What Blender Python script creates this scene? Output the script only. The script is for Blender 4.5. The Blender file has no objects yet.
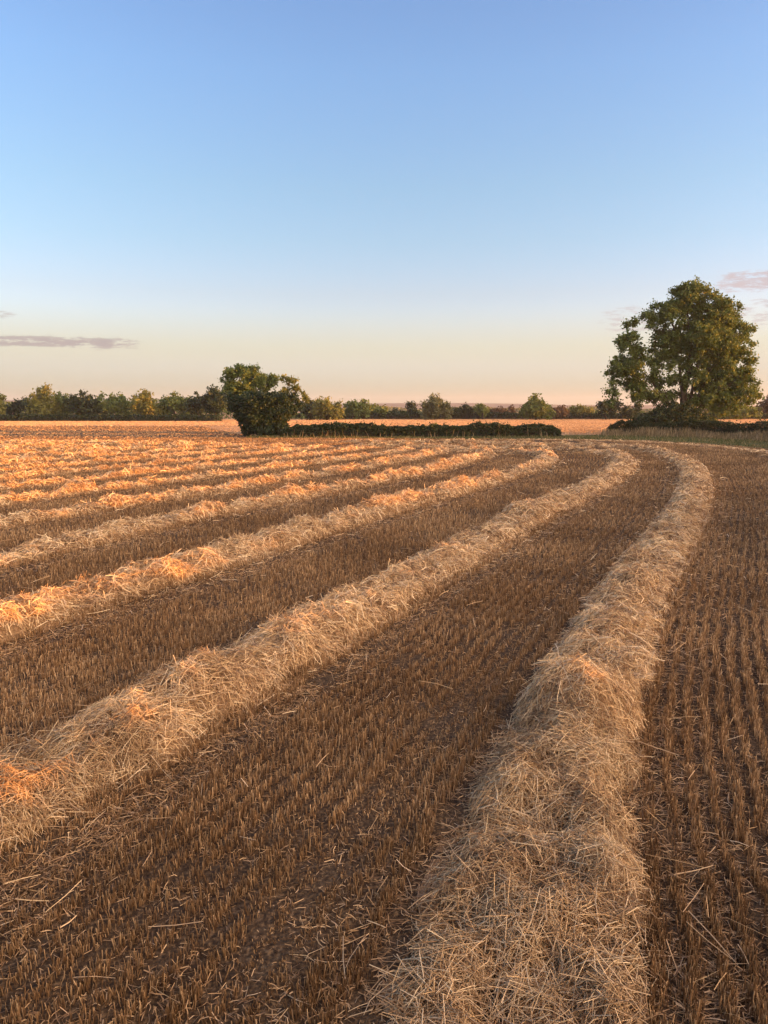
import bpy, math, random
import numpy as np

rng = np.random.default_rng(7)
random.seed(7)
sc = bpy.context.scene
col = sc.collection
PI = math.pi
SUN_EL, SUN_AZ = 2.6, 97.0            # degrees; azimuth clockwise from the viewing direction (+Y)
HAZE = .00016
H = 3.0                               # eye height

# ------------------------------------------------------------------ helpers
def hash2(ix, iy, seed):
    h = (ix.astype(np.int64) * 374761393 + iy.astype(np.int64) * 668265263 + seed * 144665) & 0xFFFFFFFF
    h = ((h ^ (h >> 13)) * 1274126177) & 0xFFFFFFFF
    h = (h ^ (h >> 16)) & 0xFFFFFF
    return h / float(0xFFFFFF)

def vnoise(x, y, seed=0):
    x = np.asarray(x, float); y = np.asarray(y, float)
    ix = np.floor(x); iy = np.floor(y); fx = x - ix; fy = y - iy
    ux = fx * fx * (3 - 2 * fx); uy = fy * fy * (3 - 2 * fy)
    a = hash2(ix, iy, seed); b = hash2(ix + 1, iy, seed); c = hash2(ix, iy + 1, seed); d = hash2(ix + 1, iy + 1, seed)
    return (a * (1 - ux) + b * ux) * (1 - uy) + (c * (1 - ux) + d * ux) * uy   # 0..1

def mesh_obj(name, verts, quads, mat, parent=None, attr=None, smooth=False, loc=None, tris=None):
    """verts (N,3), quads (M,4); attr: per-vertex float 'rnd'."""
    me = bpy.data.meshes.new(name)
    verts = np.asarray(verts, np.float32); quads = np.asarray(quads, np.int32).reshape(-1, 4)
    nt = 0 if tris is None else len(tris)
    me.vertices.add(len(verts)); me.vertices.foreach_set('co', verts.ravel())
    loops = quads.ravel() if nt == 0 else np.concatenate([quads.ravel(), np.asarray(tris, np.int32).ravel()])
    me.loops.add(len(loops)); me.loops.foreach_set('vertex_index', loops)
    starts = np.arange(len(quads)) * 4
    tot = np.full(len(quads), 4)
    if nt:
        starts = np.concatenate([starts, len(quads) * 4 + np.arange(nt) * 3]); tot = np.concatenate([tot, np.full(nt, 3)])
    me.polygons.add(len(starts))
    me.polygons.foreach_set('loop_start', starts.astype(np.int32))
    me.polygons.foreach_set('loop_total', tot.astype(np.int32))
    if smooth:
        me.polygons.foreach_set('use_smooth', np.ones(len(starts), bool))
    if attr is not None:
        a = me.attributes.new('rnd', 'FLOAT', 'POINT'); a.data.foreach_set('value', np.asarray(attr, np.float32))
    me.update(calc_edges=True)
    if mat: me.materials.append(mat)
    o = bpy.data.objects.new(name, me); col.objects.link(o)
    if parent: o.parent = parent
    if loc is not None: o.location = loc
    return o

def empty(name, loc=(0, 0, 0)):
    o = bpy.data.objects.new(name, None); col.objects.link(o); o.location = loc; return o

def tag(o, label=None, cat=None, group=None, kind=None):
    if label: o['label'] = label
    if cat: o['category'] = cat
    if group: o['group'] = group
    if kind: o['kind'] = kind
    return o

def unit(v):
    return v / np.maximum(np.linalg.norm(v, axis=-1, keepdims=True), 1e-9)

def rand_dirs(n):
    v = rng.normal(size=(n, 3)); return unit(v)

def ribbons(P0, P1, P2, w, rnd):
    """bent flat straws through three points, each of width w"""
    n = len(P0); d = unit(P2 - P0)
    side = unit(np.cross(d, rand_dirs(n))) * (w[:, None] / 2)
    V = np.stack([P0 - side, P0 + side, P1 - side, P1 + side, P2 - side * .8, P2 + side * .8], 1).reshape(-1, 3)
    b = np.arange(n)[:, None] * 6
    Q = np.concatenate([b + np.array([0, 1, 3, 2]), b + np.array([2, 3, 5, 4])], 1).reshape(-1, 4)
    return V, Q, np.repeat(rnd, 6)

def tubes(P0, P1, P2, w, rnd):
    """the same as three-sided stalks"""
    n = len(P0); d = unit(P2 - P0)
    a = unit(np.cross(d, rand_dirs(n))); b = np.cross(d, a)
    r = (w / 2)[:, None]; V = []
    for P, k in ((P0, 1.0), (P1, 1.0), (P2, .75)):
        for ang in (0, 2 * PI / 3, 4 * PI / 3):
            V.append(P + (a * math.cos(ang) + b * math.sin(ang)) * r * k)
    V = np.stack(V, 1).reshape(-1, 3)
    o = np.arange(n)[:, None] * 9; Q = []
    for s in (0, 3):
        for i in range(3):
            j = (i + 1) % 3
            Q.append(o + np.array([s + i, s + j, s + 3 + j, s + 3 + i]))
    Q = np.concatenate(Q, 1).reshape(-1, 4)
    return V, Q, np.repeat(rnd, 9)

class MB:
    def __init__(self): self.v = []; self.q = []; self.a = []; self.n = 0
    def add(self, V, Q, A=None):
        self.v.append(V); self.q.append(np.asarray(Q) + self.n); self.a.append(np.zeros(len(V)) if A is None else A); self.n += len(V)
    def build(self, name, mat, parent=None, smooth=False, loc=None):
        return mesh_obj(name, np.concatenate(self.v), np.concatenate(self.q), mat, parent, np.concatenate(self.a), smooth, loc)
    def limb(self, pts, radii, sides=7):
        pts = np.asarray(pts, float); k = len(pts); rings = []
        up = np.array([.31, .95, .05])
        for i in range(k):
            d = unit(pts[min(i + 1, k - 1)] - pts[max(i - 1, 0)])
            a = unit(np.cross(d, up)); b = np.cross(d, a)
            t = np.arange(sides) * 2 * PI / sides
            rings.append(pts[i] + radii[i] * (np.cos(t)[:, None] * a + np.sin(t)[:, None] * b))
        V = np.concatenate(rings); Q = []
        for i in range(k - 1):
            for j in range(sides):
                j2 = (j + 1) % sides
                Q.append([i * sides + j, i * sides + j2, (i + 1) * sides + j2, (i + 1) * sides + j])
        self.add(V, np.array(Q), np.full(len(V), .5))

# ------------------------------------------------------------------ materials
def new_mat(name):
    m = bpy.data.materials.new(name); m.use_nodes = True
    nt = m.node_tree; nt.nodes.clear()
    out = nt.nodes.new('ShaderNodeOutputMaterial')
    return m, nt, out

def ramp_node(nt, stops):
    r = nt.nodes.new('ShaderNodeValToRGB'); e = r.color_ramp.elements
    while len(e) < len(stops): e.new(.5)
    for k, (p, c) in enumerate(stops):
        e[k].position = p; e[k].color = (*c, 1)
    return r

def noise(nt, scale, detail=3, coord='Object', vec=None):
    n = nt.nodes.new('ShaderNodeTexNoise'); n.inputs['Scale'].default_value = scale; n.inputs['Detail'].default_value = detail
    if vec is None:
        tc = nt.nodes.new('ShaderNodeTexCoord'); vec = tc.outputs[coord]
    nt.links.new(vec, n.inputs['Vector'])
    return n

def blade_mat(name, stops, trans=.25, rough=.6, spec=.25, big=None):
    """straw / leaf material: colour varies from blade to blade through the rnd attribute"""
    m, nt, out = new_mat(name)
    at = nt.nodes.new('ShaderNodeAttribute'); at.attribute_name = 'rnd'
    r = ramp_node(nt, stops); nt.links.new(at.outputs['Fac'], r.inputs[0])
    colr = r.outputs[0]
    if big:
        n = noise(nt, big[0], 2); br = ramp_node(nt, [(.35, big[1]), (.65, big[2])]); nt.links.new(n.outputs['Fac'], br.inputs[0])
        mx = nt.nodes.new('ShaderNodeMixRGB'); mx.blend_type = 'MULTIPLY'; mx.inputs[0].default_value = 1
        nt.links.new(colr, mx.inputs[1]); nt.links.new(br.outputs[0], mx.inputs[2]); colr = mx.outputs[0]
    p = nt.nodes.new('ShaderNodeBsdfPrincipled'); p.inputs['Roughness'].default_value = rough
    p.inputs['Specular IOR Level'].default_value = spec
    nt.links.new(colr, p.inputs['Base Color'])
    t = nt.nodes.new('ShaderNodeBsdfTranslucent'); nt.links.new(colr, t.inputs['Color'])
    ms = nt.nodes.new('ShaderNodeMixShader'); ms.inputs[0].default_value = trans
    nt.links.new(p.outputs[0], ms.inputs[1]); nt.links.new(t.outputs[0], ms.inputs[2]); nt.links.new(ms.outputs[0], out.inputs[0])
    return m

def noise_mat(name, layers, rough=.9, bump=None, spec=.15):
    """layers: list of (scale, stops) - first sets the colour, later ones multiply"""
    m, nt, out = new_mat(name); c = None
    tc = nt.nodes.new('ShaderNodeTexCoord')
    for sc_, stops in layers:
        n = noise(nt, sc_, 5, vec=tc.outputs['Object']); r = ramp_node(nt, stops); nt.links.new(n.outputs['Fac'], r.inputs[0])
        if c is None: c = r.outputs[0]
        else:
            mx = nt.nodes.new('ShaderNodeMixRGB'); mx.blend_type = 'MULTIPLY'; mx.inputs[0].default_value = 1
            nt.links.new(c, mx.inputs[1]); nt.links.new(r.outputs[0], mx.inputs[2]); c = mx.outputs[0]
    p = nt.nodes.new('ShaderNodeBsdfPrincipled'); p.inputs['Roughness'].default_value = rough; p.inputs['Specular IOR Level'].default_value = spec
    nt.links.new(c, p.inputs['Base Color'])
    if bump:
        n = noise(nt, bump[0], 6, vec=tc.outputs['Object']); b = nt.nodes.new('ShaderNodeBump'); b.inputs['Strength'].default_value = bump[1]; b.inputs['Distance'].default_value = bump[2]
        nt.links.new(n.outputs['Fac'], b.inputs['Height']); nt.links.new(b.outputs[0], p.inputs['Normal'])
    nt.links.new(p.outputs[0], out.inputs[0])
    return m

M = {}
M['straw'] = blade_mat('straw', [(0, (.22, .128, .060)), (.35, (.46, .305, .155)), (.7, (.74, .53, .285)), (1, (.86, .70, .44))], .22, .5, .35)
M['straw_bed'] = noise_mat('straw_bed', [(38, [(.3, (.20, .12, .06)), (.7, (.46, .31, .165))]), (5, [(.3, (.75, .75, .75)), (.7, (1, 1, 1))])], .8, (60, 1.0, .03))  # darker than the straws on top: shade inside the pile put into the colour
M['stubble'] = blade_mat('stubble', [(0, (.10, .054, .025)), (.4, (.23, .135, .062)), (.7, (.40, .26, .13)), (1, (.64, .47, .27))], .2, .6, .2,
                         (.35, (.8, .78, .76), (1.1, 1.08, 1.05)))
M['soil'] = noise_mat('soil', [(34, [(.32, (.042, .027, .016)), (.52, (.095, .062, .034)), (.70, (.23, .155, .085))]), (1.1, [(.3, (.75, .75, .77)), (.7, (1.05, 1.05, 1.0))])], .95, (40, 1.0, .05))
M['far_soil'] = noise_mat('far_soil', [(.8, [(.3, (.33, .21, .11)), (.7, (.46, .31, .17))])], .95, (3, .6, .1))
M['far_stubble'] = blade_mat('far_stubble', [(0, (.48, .31, .17)), (.5, (.57, .39, .225)), (1, (.65, .47, .29))], .25, .7, .1, (.02, (.85, .85, .85), (1.05, 1.05, 1.05)))
M['turf'] = noise_mat('turf', [(2.5, [(.3, (.045, .065, .018)), (.7, (.10, .105, .035))])], .95, (9, .6, .06))
M['grass'] = blade_mat('grass', [(0, (.05, .07, .02)), (.5, (.10, .11, .035)), (.8, (.2, .17, .075)), (1, (.34, .27, .13))], .3, .6, .2)
M['dry_grass'] = blade_mat('dry_grass', [(0, (.10, .085, .035)), (.5, (.25, .19, .10)), (1, (.40, .32, .19))], .3, .6, .2)
M['bark'] = noise_mat('bark', [(3, [(.3, (.03, .025, .019)), (.7, (.07, .058, .045))])], .95, (8, .8, .05))
LEAF = [('leaf_oak', [(0, (.055, .09, .024)), (.5, (.115, .165, .042)), (1, (.19, .22, .058))]),
        ('leaf_gold', [(0, (.10, .12, .028)), (.5, (.17, .185, .042)), (1, (.24, .235, .06))]),
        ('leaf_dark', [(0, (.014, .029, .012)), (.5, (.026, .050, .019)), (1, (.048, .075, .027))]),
        ('leaf_grey', [(0, (.09, .11, .05)), (.5, (.15, .165, .072)), (1, (.21, .21, .095))]),
        ('leaf_copper', [(0, (.065, .05, .032)), (.5, (.105, .08, .048)), (1, (.15, .115, .065))])]
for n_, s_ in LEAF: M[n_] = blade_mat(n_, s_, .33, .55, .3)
M['hill'] = noise_mat('hill', [(.004, [(.35, (.055, .06, .05)), (.5, (.16, .14, .085)), (.62, (.08, .085, .05))]), (.02, [(.4, (.6, .6, .6)), (.6, (1, 1, 1))])], 1.0)
M['steel'] = noise_mat('steel', [(1, [(.3, (.25, .25, .25)), (.7, (.35, .35, .35))])], .5)

# ------------------------------------------------------------------ the field's curves (x as a function of y, in metres)
RAW = {1: [(-.9, -6), (-.35, -1), (.1, 1.3), (.5, 3.18), (.80, 4.08), (1.12, 5.21), (1.62, 6.65), (2.63, 9.07), (4.94, 14.05), (7.47, 19.2), (10.72, 26.36), (14.2, 34.99), (16.4, 41.8), (18.1, 48.5), (18.9, 55.8), (20.3, 80)],
       2: [(-7.4, -6), (-5.8, -.2), (-3.05, 5.21), (-1.72, 7.9), (-.49, 10.75), (1.3, 14.85), (2.83, 18.52), (5.04, 23.2), (7.56, 28.1), (10.5, 34.99), (12.7, 40.2), (14.6, 47), (15.6, 54), (18, 80)],
       3: [(-11.8, -6), (-5.65, 9.4), (-4.45, 12.1), (-3.25, 15.0), (-1.98, 17.89), (0.0, 22.46), (2.3, 26.8), (4.3, 31.2), (7.6, 38.8), (9.9, 45.5), (11.6, 54), (15.5, 80)],
       4: [(-15.6, -6), (-9.2, 9.8), (-7.2, 16.0), (-5.2, 21.3), (-2.4, 26.6), (0.0, 31.3), (3.0, 38.6), (6.3, 48.5), (8.6, 55.5), (14, 80)],
       5: [(-19.6, -6), (-12.6, 11.5), (-9.6, 20.2), (-6.6, 26.4), (-3.7, 32.6), (-.2, 40.5), (2.8, 48.5), (5.4, 55.5), (12, 80)],
       6: [(-23.6, -6), (-15.7, 14.5), (-12.8, 22), (-10.2, 28), (-7.3, 34), (-4.1, 40.5), (-.3, 49.0), (2.2, 55.5), (10, 80)]}
YS = np.arange(-6, 170, .1)
def fit(pts):
    p = np.array(pts); x = np.interp(YS, p[:, 1], p[:, 0])
    # beyond the last point go on straight
    s = (p[-1, 0] - p[-2, 0]) / (p[-1, 1] - p[-2, 1]); x = np.where(YS > p[-1, 1], p[-1, 0] + s * (YS - p[-1, 1]), x)
    k = np.ones(45) / 45; xp = np.pad(x, 22, mode='reflect', reflect_type='odd')
    x = np.convolve(xp, k, 'valid'); xp = np.pad(x, 22, mode='reflect', reflect_type='odd'); return np.convolve(xp, k, 'valid')
XK = {k: fit(v) for k, v in RAW.items()}
SEP = 3.75
NROW = 24
XK[0] = XK[1] + 3.9; XK[-1] = XK[0] + 3.9; XK[-2] = XK[-1] + 4
base6 = XK[6]
far_s = (XK[6][int(66 / .1)] - XK[6][int(26 / .1)]) / 40.0
straight = base6[int(36 / .1)] + far_s * (YS - YS[int(36 / .1)])
for k in range(7, NROW + 3):
    b = min(1, (k - 6) / 4)
    XK[k] = (base6 * (1 - b) + straight * b) - SEP * (k - 6) - .12 * (k - 6) ** 1.3
KS = sorted(XK); TAB = np.stack([XK[k] for k in KS])      # rows: c index
def field_x(c, y):
    ci = np.clip(c - KS[0], 0, len(KS) - 1.001); i = ci.astype(int); f = ci - i
    yi = np.clip((y + 6) / .1, 0, len(YS) - 1.001); j = yi.astype(int); g = yi - j
    a = TAB[i, j] * (1 - g) + TAB[i, j + 1] * g; b = TAB[i + 1, j] * (1 - g) + TAB[i + 1, j + 1] * g
    return a * (1 - f) + b * f
def field_c(x, y):
    """inverse of field_x by table"""
    y = np.asarray(y); x = np.asarray(x)
    yi = np.clip((y + 6) / .1, 0, len(YS) - 1.001).astype(int)
    T = TAB[:, yi]                                         # decreasing with c
    c = np.full(x.shape, float(KS[0]))
    for r in range(len(KS) - 1):
        a, b = T[r], T[r + 1]; m = (x <= a) & (x >= b)
        c[m] = KS[r] + ((a - x) / np.maximum(a - b, 1e-6))[m]
    c[x < T[-1]] = KS[-1]
    return c

# ------------------------------------------------------------------ ground
def sheet(name, poly_x, poly_y, mat, z, kind='structure'):
    X, Y = np.meshgrid(poly_x, poly_y); V = np.stack([X, Y, np.full_like(X, z)], -1).reshape(-1, 3)
    nx, ny = len(poly_x), len(poly_y); i = np.arange(nx - 1)[None, :] + np.arange(ny - 1)[:, None] * nx
    Q = np.stack([i, i + 1, i + 1 + nx, i + nx], -1).reshape(-1, 4)
    o = mesh_obj(name, V, Q, mat); o['kind'] = kind; return o

def poly_sheet(name, pts, mat, z):
    """filled outline given as two matching borders: list of ((x,y),(x,y))"""
    V = np.array([[*a, z] for p in pts for a in p]); Q = np.array([[2 * i, 2 * i + 1, 2 * i + 3, 2 * i + 2] for i in range(len(pts) - 1)])
    o = mesh_obj(name, V, Q, mat); o['kind'] = 'structure'; return o

g = sheet('ground', np.linspace(-3500, 3500, 15), np.linspace(-500, 4200, 15), M['far_soil'], -.012)
# stubble field: fine soil near the eye, flat further out
xs = np.unique(np.concatenate([np.linspace(-160, -14, 40), np.arange(-14, 12, .09), np.linspace(12, 60, 20)]))
ys = np.unique(np.concatenate([np.linspace(-30, -2, 8), np.arange(-2, 16, .09), np.linspace(16, 150, 60)]))
X, Y = np.meshgrid(xs, ys)
fade = np.clip((16 - np.abs(Y)) / 6, 0, 1) * np.clip((13 - np.abs(X)) / 5, 0, 1)
Z = fade * (.035 * (vnoise(X * 5, Y * 5, 3) - .5) + .03 * (vnoise(X * 1.7, Y * 1.7, 4) - .5) + .022 * (vnoise(X * 12, Y * 12, 5) - .5)) + .02 * fade
V = np.stack([X, Y, Z], -1).reshape(-1, 3); nx, ny = len(xs), len(ys)
i = np.arange(nx - 1)[None, :] + np.arange(ny - 1)[:, None] * nx
tag(mesh_obj('field_soil', V, np.stack([i, i + 1, i + 1 + nx, i + nx], -1).reshape(-1, 4), M['soil'], smooth=True), kind='structure')

# ------------------------------------------------------------------ straw windrows
def polyline_resample(pts, step_fn):
    pts = np.asarray(pts, float); seg = np.linalg.norm(np.diff(pts, axis=0), axis=1); s = np.concatenate([[0], np.cumsum(seg)])
    out = []; t = 0.0
    while t < s[-1]:
        p = np.array([np.interp(t, s, pts[:, 0]), np.interp(t, s, pts[:, 1])]); out.append((t, *p)); t += step_fn(math.hypot(p[0], p[1]))
    return np.array(out)

TAIL = {1: [(18.7, 57), (17.9, 60.5), (15.5, 63.3), (11, 65), (4, 66.2), (-4, 67)],
        2: [(15.2, 50.5), (14.7, 53.8), (12.5, 56.5), (8.5, 58.3), (3, 59.3), (-3, 60)],
        3: [(10.4, 47.5), (10.3, 50), (8.6, 52.3), (5, 53.6)],
        4: [(7.4, 51.5), (7.3, 54), (5, 56)],
        5: [(4.1, 52), (4.6, 56)],
        6: [(1.2, 52.5), (2.0, 57)]}
TAIL[0] = [(13, 17.5), (15.4, 22.5), (18.2, 29), (21.5, 37.5), (23.7, 44), (25.4, 49.5), (26, 55), (25.6, 61), (23.6, 67.5), (20.5, 71), (16, 72.6), (10, 73.3)]
YEND = {1: 54, 2: 47.5, 3: 45, 4: 49, 5: 49, 6: 50}
BUMPS = {1: [(7.0, .27, .40, -.04), (5.3, .05, .4, -.3), (4.2, .05, .35, 0)],
         2: [(5.5, .10, .4, .1), (6.5, .12, .5, .1), (7.6, .13, .5, 0), (8.9, .19, .5, .1), (20.5, .16, .8, .1), (24.5, .12, .7, .1)],
         3: [(9.6, .15, .8, .1), (13.0, .14, .8, .1), (18.0, .1, 1.0, 0), (22.5, .14, 1.5, .1), (27, .1, 2, 0)]}

class Windrow:
    def __init__(s, k):
        ye = YEND.get(k, 60 if k < 13 else 74)
        ye = {7: 59, 8: 60, 9: 62, 10: 64, 11: 66, 12: 68}.get(k, ye if k <= 6 else 68 + (k - 12) * .8)
        y = np.arange(-4.5, ye, .4); x = field_x(np.full_like(y, float(k)), y)
        out_ = np.nonzero(x < -.60 * np.maximum(y, 0) - 4 - .02 * k)[0]
        pts = np.stack([x, y], 1)[(out_[-1] + 1 if len(out_) else 0):]
        if k == 0: pts = np.array(TAIL[0], float); pts = np.stack([np.interp(np.linspace(0, len(pts) - 1, 90), np.arange(len(pts)), pts[:, j]) for j in (0, 1)], 1)
        elif k in TAIL: pts = np.concatenate([pts, np.array(TAIL[k])])
        for _ in range(3):                                    # soften the joins
            pts[1:-1] = (pts[:-2] + 2 * pts[1:-1] + pts[2:]) / 4
        s.k = k; s.line = polyline_resample(pts, lambda d: min(max(.06, .007 * d), .35))
        if s.line.ndim < 2: return
        s.t = s.line[:, 0]; s.p = s.line[:, 1:]
        d = np.gradient(s.p, axis=0); d /= np.linalg.norm(d, axis=1, keepdims=True); s.d = d; s.n = np.stack([d[:, 1], -d[:, 0]], 1)  # n: to the right
        s.len = s.t[-1]
        s.half = {0: .55, 1: .61, 2: .66, 3: .62}.get(k, {4: .55, 5: .48, 6: .42}.get(k, .34))
        s.amp = {0: .05, 1: .21, 2: .21, 3: .22, 4: .21, 5: .20, 6: .19}.get(k, .175)
        s.bumps = []
        for (yb, hb, rb, off) in BUMPS.get(k, []):
            j = int(np.argmin(np.abs(s.p[:, 1] - yb))); s.bumps.append((s.t[j], hb, rb, off))
    def at(s, t, d):
        px = np.interp(t, s.t, s.p[:, 0]); py = np.interp(t, s.t, s.p[:, 1]); nx_ = np.interp(t, s.t, s.n[:, 0]); ny_ = np.interp(t, s.t, s.n[:, 1])
        return px + nx_ * d, py + ny_ * d
    def height(s, t, d):
        k = s.k * 13
        w = s.half * (.74 + .46 * vnoise(t * .9, np.sign(d) * 3.3 + k, 11) + .36 * (vnoise(t * 3.1, np.sign(d) * 2 + k, 12) - .5))
        u = np.clip(np.abs(d) / w, 0, 1)
        prof = (1 - u ** 2.6) ** .9
        va = vnoise(t * .62, d * .5 + k, 13); a = s.amp * ((.62 + .66 * va) if s.k < 4 else (.38 + 1.15 * va))
        lump = (.22 * (vnoise(t * 1.25 + 5, d * 1.5 + k, 14) - .45) + .19 * (vnoise(t * 2.9, d * 2.7 + k, 15) - .5) + .12 * (vnoise(t * 7, d * 7 + k, 16) - .5)) * min(1, s.amp / .22)
        h = prof * (a + lump)
        for (tb, hb, rb, off) in s.bumps:
            h = h + hb * np.exp(-((t - tb) ** 2 + (d - off) ** 2) / rb ** 2) * (u < 1)
        # the ends taper out
        h = h * np.clip((s.len - t) / 2.5, 0, 1) ** .6
        return np.maximum(h, 0), u

def build_windrow(k, label):
    w = Windrow(k); mb = MB()
    if w.line.ndim < 2 or len(w.line) < 25: return print('row', k, 'outside the picture')
    # bed: dense body of the row
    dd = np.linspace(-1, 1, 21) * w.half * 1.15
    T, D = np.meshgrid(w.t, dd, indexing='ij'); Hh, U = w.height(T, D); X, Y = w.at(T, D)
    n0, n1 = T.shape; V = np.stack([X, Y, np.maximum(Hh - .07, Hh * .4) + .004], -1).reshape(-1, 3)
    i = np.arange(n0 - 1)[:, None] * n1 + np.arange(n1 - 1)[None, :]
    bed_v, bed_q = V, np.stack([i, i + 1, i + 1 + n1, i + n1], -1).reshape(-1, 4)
    # loose straws lying over it
    seg = np.diff(w.t); dist = np.hypot(np.hypot(w.p[:-1, 0], w.p[:-1, 1]), H)
    wid = np.maximum(.0046, .00070 * dist)
    dens = np.minimum(3300 * (.0046 / wid) ** 1.3, 3300) * (.35 if k == 0 else 1)
    behind = w.p[:-1, 1] < .6
    dens = np.where(behind, dens * .25, dens)
    cnt = rng.poisson(dens * seg * w.half * 2.2)
    idx = np.repeat(np.arange(len(seg)), cnt); n = len(idx)
    t = w.t[idx] + rng.random(n) * seg[idx]
    d = rng.normal(0, 1, n); d = np.where(rng.random(n) < .72, (rng.random(n) * 2 - 1) * w.half * 1.0, d * w.half * (.70 if k < 5 else .55))
    d = np.clip(d, -w.half * 1.9, w.half * 1.9)
    h, u = w.height(t, d); x, y = w.at(t, d)
    e = .05
    hx = (w.height(t + e, d)[0] - w.height(t - e, d)[0]) / (2 * e); hd = (w.height(t, d + e)[0] - w.height(t, d - e)[0]) / (2 * e)
    hx = np.clip(hx, -1.2, 1.2); hd = np.clip(hd, -1.5, 1.5)
    tx = np.interp(t, w.t, w.d[:, 0]); ty = np.interp(t, w.t, w.d[:, 1])
    # straws lie in drifts: locally shared heading plus scatter
    ang = (vnoise(t * 1.6, d * 2.2 + k * 7, 21) * 2 * PI * 1.3) + rng.normal(0, 1.25, n)
    ca, sa = np.cos(ang), np.sin(ang)                  # along, across
    slope = ca * hx + sa * hd
    pitch = np.arctan(slope) + rng.normal(0, .30, n) + np.where(rng.random(n) < .12, rng.normal(.45, .4, n), 0)
    far_k = np.clip(dist[idx] / 14, 1, 3.0)
    L = rng.gamma(3.0, .037, n) + .045; L = np.where(rng.random(n) < .07, .22 + .22 * rng.random(n), np.minimum(L, .40)) * (1 + .15 * (far_k - 1))
    cx, cy = tx * ca + ty * sa, ty * ca - tx * sa       # right-hand normal is (ty,-tx)
    dirv = np.stack([cx * np.cos(pitch), cy * np.cos(pitch), np.sin(pitch)], 1)
    C = np.stack([x, y, h + .028 - rng.exponential(.036, n) + .004 * far_k], 1)
    P0 = C - dirv * L[:, None] / 2; P2 = C + dirv * L[:, None] / 2
    bend = rng.normal(0, 1, (n, 3)) * (L * .085)[:, None]; bend[:, 2] = np.abs(bend[:, 2]) * .9
    P1 = C + bend
    for P in (P0, P1, P2): P[:, 2] = np.maximum(P[:, 2], .008)
    ww = wid[idx] * (.75 + .6 * rng.random(n))
    rnd = np.clip(0.03 + .97 * rng.random(n) ** 1.08 + .40 * (vnoise(t * 2.2, d * 3 + k, 31) - .45), 0, 1)
    near = (dist[idx] < 7.5) & ~behind[idx]
    if near.any():
        mb.add(*tubes(P0[near], P1[near], P2[near], ww[near], rnd[near]))
    fr = ~near
    mb.add(*ribbons(P0[fr], P1[fr], P2[fr], ww[fr], rnd[fr]))
    o = mb.build('straw_windrow', M['straw'])
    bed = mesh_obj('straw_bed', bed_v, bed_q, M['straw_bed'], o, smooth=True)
    tag(o, label, 'windrow', 'windrows of straw across the stubble field')
    return o

WL = {0: 'thin trodden strip of pale straw along the grass verge at the right',
      1: 'widest straw windrow, in the foreground, running up from the bottom edge, mostly in shade',
      2: 'pale straw windrow with a few orange sunlit tufts, next left of the widest foreground windrow',
      3: 'straw windrow with orange patches, third from the right, starting at the left edge',
      4: 'half shaded straw windrow, fourth from the right, turning orange towards its far end',
      5: 'orange sunlit straw windrow, fifth from the right, dull brown at its left end',
      6: 'bright orange sunlit straw windrow, sixth from the right'}
ORD = ['seventh', 'eighth', 'ninth', 'tenth', 'eleventh', 'twelfth', 'thirteenth', 'fourteenth', 'fifteenth', 'sixteenth', 'seventeenth', 'eighteenth', 'nineteenth', 'twentieth',
       'twenty-first', 'twenty-second', 'twenty-third', 'twenty-fourth']
for k in range(7, NROW + 1):
    WL[k] = 'low sunlit straw windrow, %s from the right, in the far left of the field' % ORD[k - 7]
LAST_ROW = 20
for k in range(0, LAST_ROW + 1): build_windrow(k, WL[k])

# ------------------------------------------------------------------ stubble: drilled rows of cut stalks
ROWS = .152 / 3.55
EDGE = np.array([(8, 0), (10.5, 8), (14.3, 18), (19.5, 30), (24, 40), (27, 49), (28, 56), (27.3, 63), (24.6, 70)], float)
EDGE_Y = np.array([(-60, 78), (-14, 78), (-4, 76.6), (6, 75.5), (15, 74.5), (20.5, 73), (24.6, 70), (27.3, 63)], float)
cs, ys_ = [], []
D0, DENS, FALL = 8.0, 3500.0, 1.66
for (y0, y1) in ((-1, 3.5), (3.5, 7), (7, 11), (11, 16), (16, 24), (24, 36), (36, 52), (52, 77)):
    dmin = max(math.hypot(max(y0, 0), 2.0), D0); dmax_ = DENS * min(1, (D0 / dmin) ** FALL)
    cl = field_c(np.array([-.6 * max(y1, 0) - 2.2] * 2), np.array([y0, y1])).max(); cr = -3.0
    nn = int(dmax_ * (cl - cr) * 3.55 * (y1 - y0))
    cb = np.floor((cr + (cl - cr) * rng.random(nn)) / ROWS) * ROWS; yb = y0 + (y1 - y0) * rng.random(nn); xb = field_x(cb, yb)
    Db = np.sqrt(xb * xb + yb * yb + H * H)
    acc = np.minimum(1, (D0 / np.maximum(Db, D0)) ** FALL) * DENS / dmax_
    okb = (rng.random(nn) < acc) & (np.abs(xb) < .60 * np.maximum(yb, 0) + 2.2)
    cs.append(cb[okb]); ys_.append(yb[okb])
c = np.concatenate(cs); y = np.concatenate(ys_); x = field_x(c, y); n = len(c); D = np.sqrt(x * x + y * y + H * H)
ok = (x < np.interp(y, EDGE[:, 1], EDGE[:, 0]) + .3 * rng.random(n)) & (y < np.interp(x, EDGE_Y[:, 0], EDGE_Y[:, 1]))
frac = c - np.round(c); dper = frac * 3.55
ok &= ~((dper > -.36) & (dper < .60) & (np.round(c) >= 1))
# wheelings: thin flattened strips beside each windrow
strip = (dper < -.72) & (dper > -1.15) & (np.round(c) >= 2)
ok &= ~(strip & (rng.random(n) < .3))
track = (np.abs(c + .42) < .055) | (np.abs(c + .98) < .055) | (np.abs(c - 1.30) < .045) | (np.abs(c - 1.72) < .045)
ok &= ~(track & (rng.random(n) < np.where(c > .8, .12, .45)))
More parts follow.
